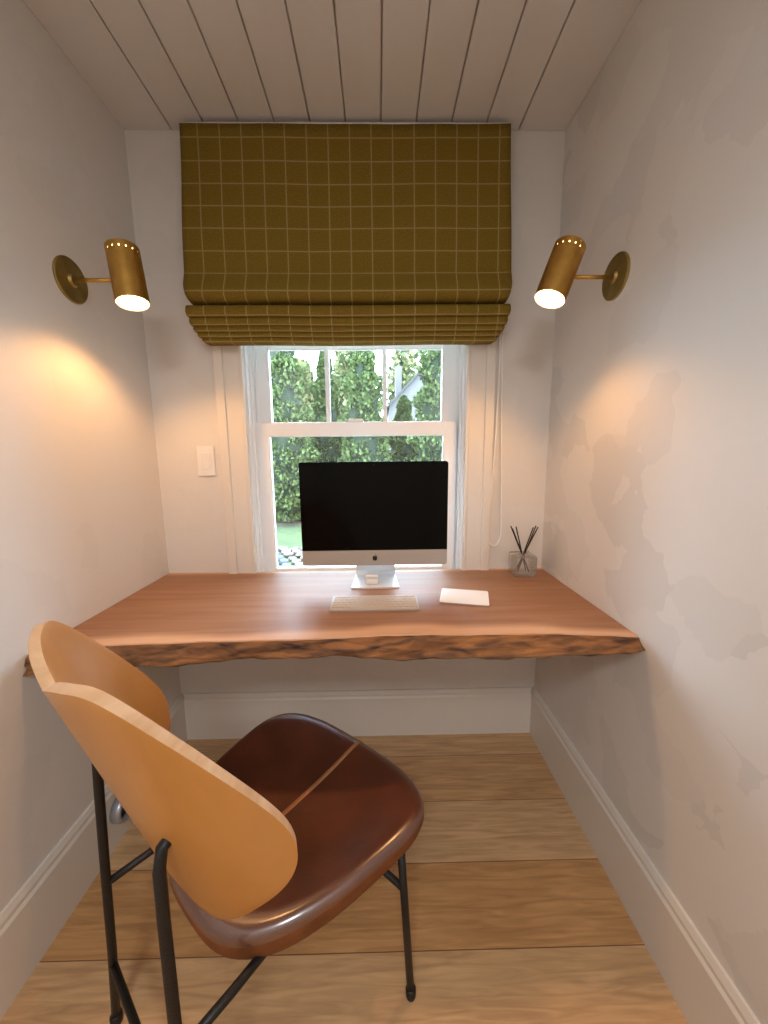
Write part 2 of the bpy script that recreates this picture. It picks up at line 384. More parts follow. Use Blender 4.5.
def leaf_tree(seed, h, rad, nleaf, ls, cone=1.0):
    """upright sprays over a conical crown; returns leaf mesh data"""
    rng = np.random.default_rng(seed)
    V = []; F = []
    for i in range(nleaf):
        t = rng.random()**1.15                   # height fraction
        prof = (1-t)**(.62*cone)*min(1, .72+t*2.0)
        lump = 1+.16*math.sin(7*t*h+seed)+.12*math.sin(13*t*h+2.1*seed)
        a = rng.random()*2*PI
        lump *= 1+.14*math.sin(3*a+5*t*h)+.10*math.sin(5*a-9*t*h+seed)
        r = rad*prof*lump*(1-.30*rng.random()**1.6)
        c = np.array([r*math.cos(a), r*math.sin(a), .12+t*(h-.15)])
        out = np.array([math.cos(a), math.sin(a), 0])
        d = out*rng.uniform(.2, 1.0)+np.array([0, 0, rng.uniform(.1, 1.0)])+rng.normal(size=3)*.35; d /= np.linalg.norm(d)
        s = np.cross(d, rng.normal(size=3)); s /= np.linalg.norm(s)
        L = ls*rng.uniform(.7, 1.4); W = L*.38
        k = len(V)
        V += [c-d*L*.4, c+s*W-d*L*.02, c+d*L*.6, c-s*W-d*L*.02]
        F.append((k, k+1, k+2, k+3))
    me = bpy.data.meshes.new('foliage'); me.from_pydata([tuple(v) for v in V], [], F); return me
def tree(name, label, x, y, h, rad, seed, nleaf, ls, m, group=None, cone=1.0, cat='tree'):
    t = thing(name, label, cat, (x, y, GZ), 0, group)
    me = leaf_tree(seed, h, rad, nleaf, ls, cone); me.materials.append(m)
    o = bpy.data.objects.new('foliage', me); COL.objects.link(o); o.parent = t
    bm = tube(bmesh.new(), [(x, y, GZ), (x+.02, y, GZ+h*.4), (x, y+.02, GZ+h*.85)], [rad*.13, rad*.09, rad*.03], 8)
    obj('trunk', bm, M_TRUNK, t, True)
    # dense inner twig mass that keeps the crown from being see-through
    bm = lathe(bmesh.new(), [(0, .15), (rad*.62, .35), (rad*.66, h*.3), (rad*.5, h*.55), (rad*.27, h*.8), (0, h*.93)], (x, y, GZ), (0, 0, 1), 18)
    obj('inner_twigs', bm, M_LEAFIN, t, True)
    return t
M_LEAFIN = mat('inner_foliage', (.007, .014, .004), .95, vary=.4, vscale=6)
GT = 'arborvitae hedge behind the lawn'
specs = [  # x, y, h, rad, what
    (-3.45, 9.75, 5.0, .62, 'arborvitae at the far left end of the hedge, half behind the window frame'),
    (-2.03, 8.45, 5.2, .66, 'tall arborvitae filling the left window pane, rising past the blind'),
    (-1.30, 9.75, 4.2, .62, 'shorter arborvitae right of the left pane, sky showing above its tip'),
    (-.30, 8.45, 4.5, .68, 'full arborvitae in the middle window pane, directly above the monitor'),
    (.66, 9.75, 3.0, .60, 'low arborvitae under the gap of sky where the house shows'),
    (1.38, 8.45, 5.8, .72, 'tall arborvitae in the right window pane, rising past the blind'),
    (2.65, 9.75, 5.0, .64, 'arborvitae at the far right end of the hedge behind the window frame')]
for i, (x, y, h, rd, lb) in enumerate(specs):
    tree('arborvitae', lb, x, y, h, rd, i+3, 11000, .085, M_LEAF, GT)
far = [(-3.75, 19, 6.0, 1.25, 'pale distant tree seen between the left hedge tops'), (-1.95, 26, 9.0, 1.6, 'pale distant tree behind the shorter left arborvitae'),
       (2.35, 34, 11.2, 2.1, 'yellowing distant tree rising behind the pale house')]
for i, (x, y, h, rd, lb) in enumerate(far):
    tree('distant_tree', lb, x, y, h, rd, i+31, 2600, .42, M_LEAF2, 'distant trees beyond the hedge', .7)
# pale house between the trees
hs = thing('house', 'pale sided house with a gable roof and chimney showing between two hedge trees', 'house', (2.2, 27, GZ))
bm = bmesh.new()
hx0, hx1, hy0, hy1, hz, hr = .75, 5.2, 25.2, 31, 4.3, 6.6
fr = [(hx0, GZ), (hx1, GZ), (hx1, hz), ((hx0+hx1)/2, hr), (hx0, hz)]
a = [bm.verts.new((x, hy0, z)) for x, z in fr]; b = [bm.verts.new((x, hy1, z)) for x, z in fr]
for k in range(5): bm.faces.new((a[k], a[(k+1) % 5], b[(k+1) % 5], b[k]))
bm.faces.new(a[::-1]); bm.faces.new(b); bmesh.ops.recalc_face_normals(bm, faces=bm.faces)
wl = obj('wall', bm, M_SIDING, hs)
xm = (hx0+hx1)/2
for s, x in ((-1, hx0), (1, hx1)):
    bm = bmesh.new(); e = x+s*.3; ez = hz-.3*(hr-hz)/(xm-hx0)
    q = [(xm, hr), (e, ez), (e, ez+.16), (xm, hr+.16)]
    aa = [bm.verts.new((X, hy0-.3, Z)) for X, Z in q]; bb2 = [bm.verts.new((X, hy1+.3, Z)) for X, Z in q]
    for k in range(4): bm.faces.new((aa[k], aa[(k+1) % 4], bb2[(k+1) % 4], bb2[k]))
    bm.faces.new(aa[::-1]); bm.faces.new(bb2); bmesh.ops.recalc_face_normals(bm, faces=bm.faces)
    obj('roof_slope', bm, M_ROOFM, hs)
obj('chimney', box(1.25, 1.7, 27, 27.5, 4.5, 7.2, .02, 1), M_SIDING, hs)
for x in (1.5, 2.5, 3.6):
    fm = obj('window_frame', box(x, x+.75, hy0-.05, hy0, 2.3, 3.6, .01, 1), M_SASH, hs)
    obj('window_glass', box(x+.08, x+.67, hy0-.06, hy0-.045, 2.38, 3.52), M_DARK, fm)
# pale stones along the near edge of the lawn
random.seed(5)
protos = []
for k in range(4):
    bm = bmesh.new(); bmesh.ops.create_icosphere(bm, subdivisions=3, radius=1)
    rr = np.random.default_rng(k+50); ax = rr.normal(size=(7, 3))
    for v in bm.verts:
        d = v.co.normalized(); s = 1
        for q in ax: s -= .14*max(0, d.dot(Vector(q).normalized())-.55)/.45
        v.co = d*s; v.co.z *= .72
    me = bpy.data.meshes.new('stone'); bm.to_mesh(me); bm.free(); me.materials.append(M_ROCKB if k % 3 == 1 else M_ROCK)
    me.polygons.foreach_set('use_smooth', [True]*len(me.polygons)); protos.append(me)
M_ROCKS = [M_ROCK]
k = 0
rows = [(4.45+.185*i, .115) for i in range(9)]
for y0, rs in rows:
    x = -1.75+(.09 if rows.index((y0, rs)) % 2 else 0)
    while x < .95:
        if x < -.95 or y0 < 4.7:
            o = bpy.data.objects.new('garden_stone', protos[k % 4]); COL.objects.link(o)
            s = rs*random.uniform(.56, .80)
            o.scale = (s*random.uniform(.95, 1.2), s, s*random.uniform(.75, 1)); o.rotation_euler = (0, 0, random.uniform(0, 6.28))
            o.location = (x+random.uniform(-.015, .015), y0+random.uniform(-.015, .015), GZ+s*.5)
            tag(o, 'rounded pale garden stone in the border at the near edge of the lawn', 'stone', 'pale stones edging the lawn'); k += 1
        x += rs*1.62

# ------------------------------------------------------------------ desk slab
DZ = .76
fx = [XL+.002, -.711, -.473, -.32, -.186, -.094, .02, .134, .322, .484, .60, XR-.002]
fyt = [.881, .915, .928, .926, .932, .938, .944, .946, .941, .938, .928, .915]
fyb = [.862, .88, .89, .905, .902, .905, .893, .89, .876, .872, .878, .890]
thk = [.047, .044, .043, .038, .037, .038, .040, .041, .033, .029, .027, .026]
def interp(x, ys): return float(np.interp(x, fx, ys))
NX = 150
xs = np.linspace(fx[0], fx[-1], NX)
rng = np.random.default_rng(4)
def wob(x, s): return .0035*math.sin(17*x+s)+.002*math.sin(41*x+2*s)+.0012*math.sin(93*x+s)
desk = thing('live_edge_desk', 'walnut slab desk with a live bark edge spanning between both walls under the window', 'desk', ((XL+XR)/2, 1.2, 0))
bm = bmesh.new(); sap = bm.verts.layers.float.new('sap')
rows_ = []
ys_frac = [0, .02, .05, .08, .11, .14, .3, .5, .7, .88, .95, .98, 1]
YK = YB-.003
for x in xs:
    yf = interp(x, fyt)+.5*wob(x, 1); col = []
    sw = .060+.012*math.sin(6*x+1)+.006*math.sin(19*x)
    for f in ys_frac:
        y = yf+(YK-yf)*f; v = bm.verts.new((x, y, DZ))
        d = y-yf; e = YK-y
        v[sap] = max(np.clip((sw-d)/.03, 0, 1)*.85, np.clip((.022-e)/.012, 0, 1)*.8); col.append(v)
    col.insert(0, bm.verts.new((x, yf-.0015, DZ-.003))); col[0][sap] = .9
    zb = DZ-interp(x, thk)
    col.append(bm.verts.new((x, YK, zb))); col.append(bm.verts.new((x, interp(x, fyb)+.03, zb)))
    col.append(bm.verts.new((x, yf+.02, DZ-.008)))
    for v in col[-3:]: v[sap] = 0
    rows_.append(col)
for a, b in zip(rows_, rows_[1:]):
    n = len(a)
    for k in range(n): bm.faces.new((a[k], b[k], b[(k+1) % n], a[(k+1) % n]))
bm.faces.new(rows_[0]); bm.faces.new(rows_[-1][::-1]); bmesh.ops.recalc_face_normals(bm, faces=bm.faces)
obj('top', bm, M_DESK, desk)
bm = bmesh.new(); grid = []
for x in xs:
    yf = interp(x, fyt)+.5*wob(x, 1); yb = interp(x, fyb); th = interp(x, thk)
    col = []
    for j in range(9):
        t = j/8
        y = yf+(yb-yf)*(t**1.4)-.006*math.sin(PI*t)+(wob(x*1.3, 3+j*.9)*1.3 if 0 < j else 0)
        z = DZ-.003-(th-.003)*t+(wob(x, 7+j)*.35 if 0 < j < 8 else 0)
        col.append(bm.verts.new((x, y-.002, z)))
    col.append(bm.verts.new((x, yb+.05, DZ-th-.001))); col.append(bm.verts.new((x, yf+.02, DZ-.010)))
    grid.append(col)
for a, b in zip(grid, grid[1:]):
    n = len(a)
    for k in range(n): bm.faces.new((a[k], a[(k+1) % n], b[(k+1) % n], b[k]))
bm.faces.new(grid[0]); bm.faces.new(grid[-1][::-1]); bmesh.ops.recalc_face_normals(bm, faces=bm.faces)
obj('bark_edge', bm, M_BARK, desk, True)

# ------------------------------------------------------------------ chair
CH = dict(cx=-.3168, cy=.6645, th=.831, z0=.821, lean=.2592, Rad=.3364, A=.3222, H0=.1966, H1=.2694, n=1.9042, c2=-1.2164, f0=-.2)
def c_frame(th): return Vector((math.cos(th), math.sin(th), 0)), Vector((math.sin(th), -math.cos(th), 0))
def c_w(r, f, z, th): F, Rr = c_frame(th); return Vector((CH['cx'], CH['cy'], 0))+Rr*r+F*f+Vector((0, 0, z))
TH0 = CH['th']+.03
chair = thing('dining_chair', 'bent plywood chair with brown leather seat and black metal legs in front of the desk', 'chair', (CH['cx'], CH['cy'], 0), TH0-PI/2)
BK = dict(cx=-.2943, cy=.6574, th=.8545, lean=.2832, Rad=.4147, A=.2679, n=2.7458, g=.6722, z0=.82, f0=-.2)
BT_ = [.178, .200, .222, .237, .194, .104]; BB_ = [-.180, -.222, -.278, -.288, -.290, -.323]
def shell(a, b):
    F, Rr = c_frame(BK['th']); ph = a/BK['Rad']; L = BK['lean']
    r = BK['Rad']*math.sin(ph); fo = BK['f0']+BK['Rad']*(1-math.cos(ph))+BK['g']*ph**4*BK['Rad']
    f = fo*math.cos(L)-b*math.sin(L); z = BK['z0']+b*math.cos(L)+fo*math.sin(L)
    return Vector((BK['cx'], BK['cy'], 0))+Rr*r+F*f+Vector((0, 0, z))
def knots(k, s):
    kk = [k[1]]+k+[2*k[-1]-k[-2]]; x = min(4.9999, s/.2); i = int(x); t = x-i; a, b, c, d = kk[i:i+4]
    return .5*(2*b+(c-a)*t+(2*a-5*b+4*c-d)*t*t+(3*b-a-3*c+d)*t**3)
def span(a):
    s = min(1, abs(a)/BK['A']); cap = max(0, 1-s**BK['n'])**.5; e = (BT_[-1]+BB_[-1])/2*s*s
    return e+(knots(BB_, s)-e)*cap, e+(knots(BT_, s)-e)*cap
bm = bmesh.new(); NA, NV = 72, 20; g = []
for i in range(NA+1):
    a = -BK['A']*math.cos(PI*i/NA); b0, b1 = span(a)
    g.append([bm.verts.new(shell(a, b0+(b1-b0)*j/NV)) for j in range(NV+1)])
for i in range(NA):
    for j in range(NV): bm.faces.new((g[i][j], g[i+1][j], g[i+1][j+1], g[i][j+1]))
bmesh.ops.remove_doubles(bm, verts=bm.verts, dist=1e-4)
bo = obj('backrest', bm, [M_PLY, M_PLYE], chair, True)
md = bo.modifiers.new('thick', 'SOLIDIFY'); md.thickness = .015; md.offset = 0; md.material_offset_rim = 1
md = bo.modifiers.new('bevel', 'BEVEL'); md.width = .003; md.segments = 2; md.limit_method = 'ANGLE'; md.angle_limit = .8; md.harden_normals = False

ST = dict(r0=.006, f0=.162, a=.257, b=.245, n=3.0, tap=.218, zt=.424, side=.031); THS = CH['th']+.059
def seat_pt(phi, scl, dz):
    c, s = math.cos(phi), math.sin(phi); e = 2/ST['n']
    x = math.copysign(abs(c)**e, c)*scl; y = math.copysign(abs(s)**e, s)*scl
    z = ST['zt']+dz+ST['side']*min(1.05, abs(x))**3
    if y < 0: y *= 1.05
    return c_w(ST['r0']+ST['a']*x*(1+ST['tap']*y), ST['f0']+ST['b']*y, z, THS)
bm = bmesh.new()
prof = [(.12, -.012), (.3, -.0115), (.5, -.009), (.7, -.004), (.84, 0), (.92, .0005), (.965, -.004), (.99, -.013), (1.0, -.026), (1.0, -.042), (.985, -.056), (.955, -.067), (.9, -.075), (.7, -.079), (.3, -.08)]
NS = 80; rings = [[bm.verts.new(seat_pt(2*PI*k/NS, s, d)) for k in range(NS)] for s, d in prof]
side_of = {v: j for j, rg_ in enumerate(rings) for v in rg_}
for a, b in zip(rings, rings[1:]):
    for k in range(NS): bm.faces.new((a[k], a[(k+1) % NS], b[(k+1) % NS], b[k]))
bm.faces.new(rings[0]); bm.faces.new(rings[-1][::-1]); bmesh.ops.recalc_face_normals(bm, faces=bm.faces)
for f in bm.faces:
    if len(f.verts) == 4 and min(side_of[v] for v in f.verts) >= 8: f.material_index = 1
seat = obj('seat', bm, [M_LEATHER, M_LEATHERS], chair, True)
bm = bmesh.new()
cp = [seat_pt(-PI/2, s, d) for s, d in [(.7, -.004), (.5, -.009), (.3, -.0115), (.12, -.012)]]+[seat_pt(PI/2, s, d) for s, d in [(.12, -.012), (.3, -.0115), (.5, -.009), (.7, -.004), (.84, 0), (.92, .0005), (.965, -.004), (.99, -.013), (1, -.026), (1, -.042), (.985, -.056)]]
F, Rr = c_frame(THS); va = []
for i, p in enumerate(cp):
    t = (cp[min(i+1, len(cp)-1)]-cp[max(0, i-1)]).normalized(); nn = Rr.cross(t).normalized()
    if nn.z < 0 and i < 10: nn = -nn
    if i >= 10 and nn.dot(F+Vector((0, 0, .3))) < 0: nn = -nn
    va.append([bm.verts.new(p+Rr*x+nn*hh) for x, hh in ((-.0065, -.001), (-.004, .0022), (.004, .0022), (.0065, -.001))])
for a, b in zip(va, va[1:]):
    for k in range(3): bm.faces.new((a[k], a[k+1], b[k+1], b[k]))
obj('seam', bm, M_SEAM, seat, True)
# black rod frame
def L(r, f, z): return c_w(r, f, z, TH0)
RL = .0085
for s in (-1, 1):
    top = L(s*.146, -.138, .712)
    p = [L(s*.207, -.186, .012), L(s*.189, -.179, .2), L(s*.173, -.174, .4), L(s*.157, -.168, .6), L(s*.152, -.165, .675), L(s*.149, -.158, .703), top]
    lg = obj('leg', tube(bmesh.new(), p, RL, 12), M_BLACK, chair, True)
    obj('foot_cap', lathe(bmesh.new(), [(0, 0), (.011, 0), (.012, .004), (.012, .020), (.0095, .024), (0, .024)], L(s*.207, -.186, 0), (0, 0, 1), 16), M_BLACK, lg, True)
for s in (-1, 1):
    p = [L(s*.273, .262, .012), L(s*.266, .254, .2), L(s*.258, .245, .41)]
    lg = obj('leg', tube(bmesh.new(), p, RL, 12), M_BLACK, chair, True)
    obj('foot_cap', lathe(bmesh.new(), [(0, 0), (.011, 0), (.012, .004), (.012, .020), (.0095, .024), (0, .024)], L(s*.273, .262, 0), (0, 0, 1), 16), M_BLACK, lg, True)
obj('stretcher', tube(bmesh.new(), [L(-.262, .25, .30), L(.262, .25, .30)], .0075, 10), M_BLACK, chair, True)
obj('stretcher', tube(bmesh.new(), [L(-.192, -.18, .17), L(.192, -.18, .17)], .0075, 10), M_BLACK, chair, True)
for s in (-1, 1):
    obj('side_rail', tube(bmesh.new(), [L(s*.173, -.174, .385), L(s*.172, -.09, .385), L(s*.165, -.03, .378), L(s*.15, .03, .362)], .0075, 10), M_BLACK, chair, True)
obj('seat_support', tube(bmesh.new(), [L(-.165, -.03, .378), L(-.11, -.05, .366), L(0, -.055, .362), L(.11, -.05, .366), L(.165, -.03, .378)], .008, 10), M_BLACK, chair, True)

# ------------------------------------------------------------------ roman shade
BX0, BX1, BY = -.653, .464, 1.452
shade = thing('roman_shade', 'olive wool check roman shade half lowered over the window', 'window blind', ((BX0+BX1)/2, BY, 1.65))
def cloth(name, prof, x0, x1, parent, taper=None, wav=0, thick=.0025, v0=0, seed=0):
    """prof (y,z) from top to bottom; sheet along x, UV in metres along the cloth"""
    bm = bmesh.new(); uvl = bm.loops.layers.uv.new('UVMap'); NXC = 60; R_ = []
    s = [0.]
    for a, b in zip(prof, prof[1:]): s.append(s[-1]+math.hypot(b[0]-a[0], b[1]-a[1]))
    info = {}
    for i in range(NXC+1):
        u = i/NXC; col = []
        for j, (y, z) in enumerate(prof):
            tp = taper[j] if taper else 0
            x = x0+tp+(x1-x0-2*tp)*u
            sag = -.006*(1-(2*u-1)**2)*wav
            yy = y+wav*.0025*math.sin(9*x+seed+j*.3)+wav*.0015*math.sin(23*x+2*seed)
            v = bm.verts.new((x, yy, z+sag+wav*.0018*math.sin(11*x+seed*1.7))); info[v] = (x+.011, v0+s[j]); col.append(v)
        R_.append(col)
    for a, b in zip(R_, R_[1:]):
        for k in range(len(a)-1):
            f = bm.faces.new((a[k], a[k+1], b[k+1], b[k]))
            for l in f.loops: l[uvl].uv = info[l.vert]
    o = obj(name, bm, M_CLOTH, parent, True)
    md = o.modifiers.new('thick', 'SOLIDIFY'); md.thickness = thick; md.offset = 1
    return o
obj('headrail', box(BX0+.005, BX1-.005, BY+.003, YB-.002, 2.318, 2.352, .003, 2), M_TRIM, shade)
ZP = 1.87
top_p = [(BY+.02, 2.345), (BY, 2.343)]+[(BY-.030*k/18+.003*math.sin(k*.35), 2.343-(2.343-ZP)*k/18) for k in range(1, 19)]
tp = [0, 0]+[-.0006*k for k in range(1, 19)]
# last stretch swells out and tucks back under
top_p += [(BY-.040, 1.848), (BY-.052, 1.824), (BY-.060, 1.804), (BY-.062, 1.788), (BY-.054, 1.776), (BY-.036, 1.771), (BY-.016, 1.768), (BY+.014, 1.762)]
tp += [-.010, -.008, -.004, .000, .004, .006, .008, .010]
cloth('panel', top_p, BX0, BX1, shade, tp, .45, v0=.012)
lb = extrude_x(bmesh.new(), [(BY+.0195, 2.335), (BY+.022, 2.335), (BY+.022, 1.668), (BY+.0195, 1.668)], BX0+.016, BX1-.016)
obj('lining', lb, M_LINING, shade)
# stacked folds below, each loop a little further back than the one above
fz = [1.757, 1.722, 1.695, 1.677, 1.661, 1.646]
for k in range(5):
    zt, h = fz[k], fz[k]-fz[k+1]; y0 = BY-.058+k*.0095; t = -.004+k*.0052+.0008*k*k
    pr = [(y0+.050, zt-.003), (y0+.022, zt+.001), (y0+.006, zt-.003), (y0-.001, zt-h*.3), (y0-.004, zt-h*.7), (y0-.001, zt-h*.98), (y0+.007, zt-h*1.06), (y0+.022, zt-h*1.0), (y0+.05, zt-h*.9)]
    cloth('fold', pr, BX0, BX1, shade, [t+.006, t+.004, t+.001, t, t, t+.002, t+.003, t+.004, t+.006], .45, v0=-.0005-sum(math.hypot(pr[i+1][0]-pr[i][0], pr[i+1][1]-pr[i][1]) for i in range(5)), seed=0)
# pull-cord loop at the right
yc = 1.497
pts = [(.466, yc-.01, 1.70)]+bez((.468, yc-.006, 1.66), (.471, yc, 1.4), (.458, yc, 1.15), (.449, yc, .93), 14)
pts += bez((.449, yc, .93), (.445, yc, .87), (.466, yc, .857), (.478, yc, .864), 8)[1:]+bez((.478, yc, .864), (.494, yc, .872), (.503, yc, .90), (.500, yc, .94), 8)[1:]
pts += bez((.500, yc, .94), (.493, yc, 1.15), (.482, yc, 1.4), (.476, yc-.006, 1.66), 14)[1:]+[(.474, yc-.01, 1.70)]
obj('pull_cord', tube(bmesh.new(), pts, .0028, 8), M_CORD, shade, True)

# ------------------------------------------------------------------ wall sconces
def sconce(label, wx, s, py, pz, arm, axis, length=.157, rad=.043):
    """s: +1 when the wall is on the left"""
    t = thing('wall_sconce', label, 'wall lamp', (wx, py, pz), 0, 'brass sconces either side of the window')
    R = .060
    obj('backplate', lathe(bmesh.new(), [(0, 0), (R, 0), (R, .004), (R-.002, .006), (.018, .007), (.014, .014), (0, .014)], (wx, py, pz), (s, 0, 0), 48), M_BRASSD, t, True, angle=.6)
    ax = Vector(axis).normalized()             # from top to open mouth
    c = Vector((wx+s*arm, py, pz))             # centre of the shade
    o = c-ax*length*.57                        # top end
    obj('arm', tube(bmesh.new(), [(wx+s*.004, py, pz), tuple(c-Vector((s*(rad-.002), 0, 0)))], .0055, 12), M_BRASS, t, True)
    # shade: open tube with a row of pin holes under its top
    up = Vector((0, 1, 0)); u = ax.cross(up).normalized(); v = ax.cross(u); seg = 96
    hs_ = [0, .010, .0145, .019, .03, .06, .1, length-.004, length]
    bm = bmesh.new(); rg = []
    for h in hs_: rg.append([bm.verts.new(o+ax*h+rad*(math.cos(2*PI*k/seg)*u+math.sin(2*PI*k/seg)*v)) for k in range(seg)])
    for j in range(len(hs_)-1):
        for k in range(seg):
            if j in (2,) and k % 6 == 0: continue
            bm.faces.new((rg[j][k], rg[j][(k+1) % seg], rg[j+1][(k+1) % seg], rg[j+1][k]))
    tc_ = bm.verts.new(o-ax*.002); tr = [bm.verts.new(o-ax*.0015+rad*.93*(math.cos(2*PI*k/seg)*u+math.sin(2*PI*k/seg)*v)) for k in range(seg)]
    for k in range(seg):
        bm.faces.new((rg[0][k], tr[k], tr[(k+1) % seg], rg[0][(k+1) % seg])); bm.faces.new((tr[k], tc_, tr[(k+1) % seg]))
    bmesh.ops.recalc_face_normals(bm, faces=bm.faces)
    sh = obj('lamp_shade', bm, [M_BRASS, M_WHITE], t, True, angle=.7)
    md = sh.modifiers.new('thick', 'SOLIDIFY'); md.thickness = .0016; md.offset = -1; md.material_offset = 1
    bu = obj('bulb', lathe(bmesh.new(), [(0, .006), (.024, .008), (.030, .02), (.030, .04), (.036, length-.05), (.038, length-.03), (.030, length-.016), (0, length-.010)], o, ax, 32), M_BULB, t, True)
    l = bpy.data.lights.new('sconce_light', 'SPOT'); l.energy = LAMP*4; l.color = (1, .50, .18); l.spot_size = math.radians(142); l.spot_blend = .5; l.shadow_soft_size = .03
    lo = bpy.data.objects.new('sconce_light', l); COL.objects.link(lo); lo.parent = t
    lo.matrix_world = Matrix.Identity(4)
    q = ax.to_track_quat('-Z', 'Y'); lo.rotation_euler = q.to_euler(); lo.location = Vector(o+ax*(length-.006))-Vector((wx, py, pz))
sconce('brass sconce on the left wall above the chair side of the desk', XL, 1, 1.176, 1.741, .165, (.17, -.13, -1))
sconce('brass sconce on the right wall above the reed diffuser side of the desk', XR, -1, 1.142, 1.731, .166, (-.40, -.13, -1))

# ------------------------------------------------------------------ light switch
sw = thing('light_switch', 'white rocker light switch plate on the wall left of the window', 'light switch', (-.683, YB, 1.16))
obj('plate', box(-.718, -.648, YB-.006, YB-.0005, 1.161, 1.279, .0025, 3), M_WHITE, sw)
bm = bmesh.new(); bx(bm, -.700, -.666, YB-.010, YB-.005, 1.187, 1.253, .002, 2)
for v in bm.verts:
    if v.co.z < 1.22: v.co.y += .003
obj('rocker', bm, M_WHITE, sw)
for z in (1.172, 1.268): obj('screw', lathe(bmesh.new(), [(0, 0), (.003, 0), (.003, .001), (0, .0014)], (-.683, YB-.006, z), (0, -1, 0), 12), M_WHITE, sw)

# ------------------------------------------------------------------ computer
MY = 1.315; MX = -.0155; MW = .522
mon = thing('desktop_computer', 'all-in-one computer with a black screen and silver chin standing on the desk before the window', 'computer', (MX, MY+.06, DZ))
Z0, Z1, ZCH = .842, 1.215, .898
def rrect(x0, x1, z0, z1, r, n=6):
    p = []
    for cx, cz, a0 in ((x1-r, z1-r, 0), (x0+r, z1-r, PI/2), (x0+r, z0+r, PI), (x1-r, z0+r, 1.5*PI)):
        for i in range(n+1):
            a = a0+PI/2*i/n; p.append((cx+r*math.cos(a), cz+r*math.sin(a)))
    return p
def slab(pts, y0, y1, bulge=None):
    bm = bmesh.new(); a = [bm.verts.new((x, y0, z)) for x, z in pts]; b = [bm.verts.new((x, y1, z)) for x, z in pts]; n = len(pts)
    for k in range(n): bm.faces.new((a[k], a[(k+1) % n], b[(k+1) % n], b[k]))
    bm.faces.new(a[::-1])
    if bulge:
        prev = b; cx = sum(p[0] for p in pts)/n; cz = sum(p[1] for p in pts)/n
        for sc_, dy in bulge:
            c = [bm.verts.new((cx+(x-cx)*sc_, y1+dy, cz+(z-cz)*sc_)) for x, z in pts]
            for k in range(n): bm.faces.new((prev[k], prev[(k+1) % n], c[(k+1) % n], c[k]))
            prev = c
        bm.faces.new(prev)
    else: bm.faces.new(b)
    bmesh.ops.recalc_face_normals(bm, faces=bm.faces); return bm
X0, X1 = MX-MW/2, MX+MW/2
obj('body', slab(rrect(X0, X1, Z0, Z1, .010), MY+.002, MY+.007, [(.9, .010), (.7, .022), (.4, .034), (.15, .038)]), M_ALU, mon, True, angle=.5)
def clipz(pts, lo, hi): return [(x, min(max(z, lo), hi)) for x, z in pts]
rr = rrect(X0, X1, Z0, Z1, .010)
up_ = [(X1, ZCH)]+[p for p in rr if p[1] > Z1-.02]+[(X0, ZCH)]
scn = obj('screen', slab(up_, MY-.0005, MY+.002), M_SCREEN, mon)
obj('webcam', lathe(bmesh.new(), [(0, 0), (.003, 0), (.003, .0006), (0, .0007)], (MX, MY-.0005, Z1-.010), (0, -1, 0), 12), M_LOGO, scn)
lo_ = [(X0, ZCH)]+[p for p in rr if p[1] < Z0+.02]+[(X1, ZCH)]
chin = obj('chin', slab(lo_, MY-.0005, MY+.002), M_ALUC, mon)
# fruit emblem on the chin
def emblem(cx, cz, s):
    out = []
    body = bez((0, .30), (.16, .40), (.36, .40), (.44, .24), 8)+bez((.44, .24), (.22, .10), (.24, -.18), (.47, -.26), 10)[1:]+bez((.47, -.26), (.40, -.46), (.26, -.66), (.14, -.62), 6)[1:]+bez((.14, -.62), (.06, -.56), (-.06, -.56), (-.14, -.62), 6)[1:]+bez((-.14, -.62), (-.34, -.68), (-.56, -.2), (-.46, .10), 10)[1:]+bez((-.46, .10), (-.40, .42), (-.16, .40), (0, .30), 8)[1:-1]
    leaf = bez((-.01, .42), (-.03, .58), (.08, .72), (.22, .76), 6)+bez((.22, .76), (.24, .60), (.14, .44), (-.01, .42), 6)[1:-1]
    bm = bmesh.new()
    for path in (body, leaf):
        a = [bm.verts.new((cx+x*s, MY-.0005, cz+z*s)) for x, z in path]; b = [bm.verts.new((v.co.x, MY-.0011, v.co.z)) for v in a]; n = len(a)
        for k in range(n): bm.faces.new((a[k], a[(k+1) % n], b[(k+1) % n], b[k]))
        f1 = bm.faces.new(b); f2 = bm.faces.new(a[::-1])
    bmesh.ops.triangulate(bm, faces=[f for f in bm.faces if len(f.verts) > 4]); bmesh.ops.recalc_face_normals(bm, faces=bm.faces)
    return bm
obj('logo', emblem(MX, .8705, .0175), M_LOGO, chin)
# stand: bent aluminium plate, foot forward, neck rising behind
bm = bmesh.new(); path = [(MY-.020, DZ+.003), (MY+.03, DZ+.003), (MY+.09, DZ+.003), (MY+.118, DZ+.006), (MY+.130, DZ+.022), (MY+.122, DZ+.05), (MY+.085, DZ+.14), (MY+.045, DZ+.24)]
wd = [.087, .084, .080, .078, .077, .076, .074, .072]; ra = []
for i, ((y, z), hw) in enumerate(zip(path, wd)):
    a = Vector((0, *path[min(i+1, len(path)-1)]))-Vector((0, *path[max(i-1, 0)])); nn = Vector((0, -a.z, a.y)).normalized()*.0028
    ra.append([bm.verts.new((MX+x, y+q*nn.y, z+q*nn.z)) for x, q in ((-hw, 1), (hw, 1), (hw, -1), (-hw, -1))])
for a, b in zip(ra, ra[1:]):
    for k in range(4): bm.faces.new((a[k], a[(k+1) % 4], b[(k+1) % 4], b[k]))
bm.faces.new(ra[0]); bm.faces.new(ra[-1][::-1]); bmesh.ops.recalc_face_normals(bm, faces=bm.faces)
obj('stand', bm, M_ALU, mon)
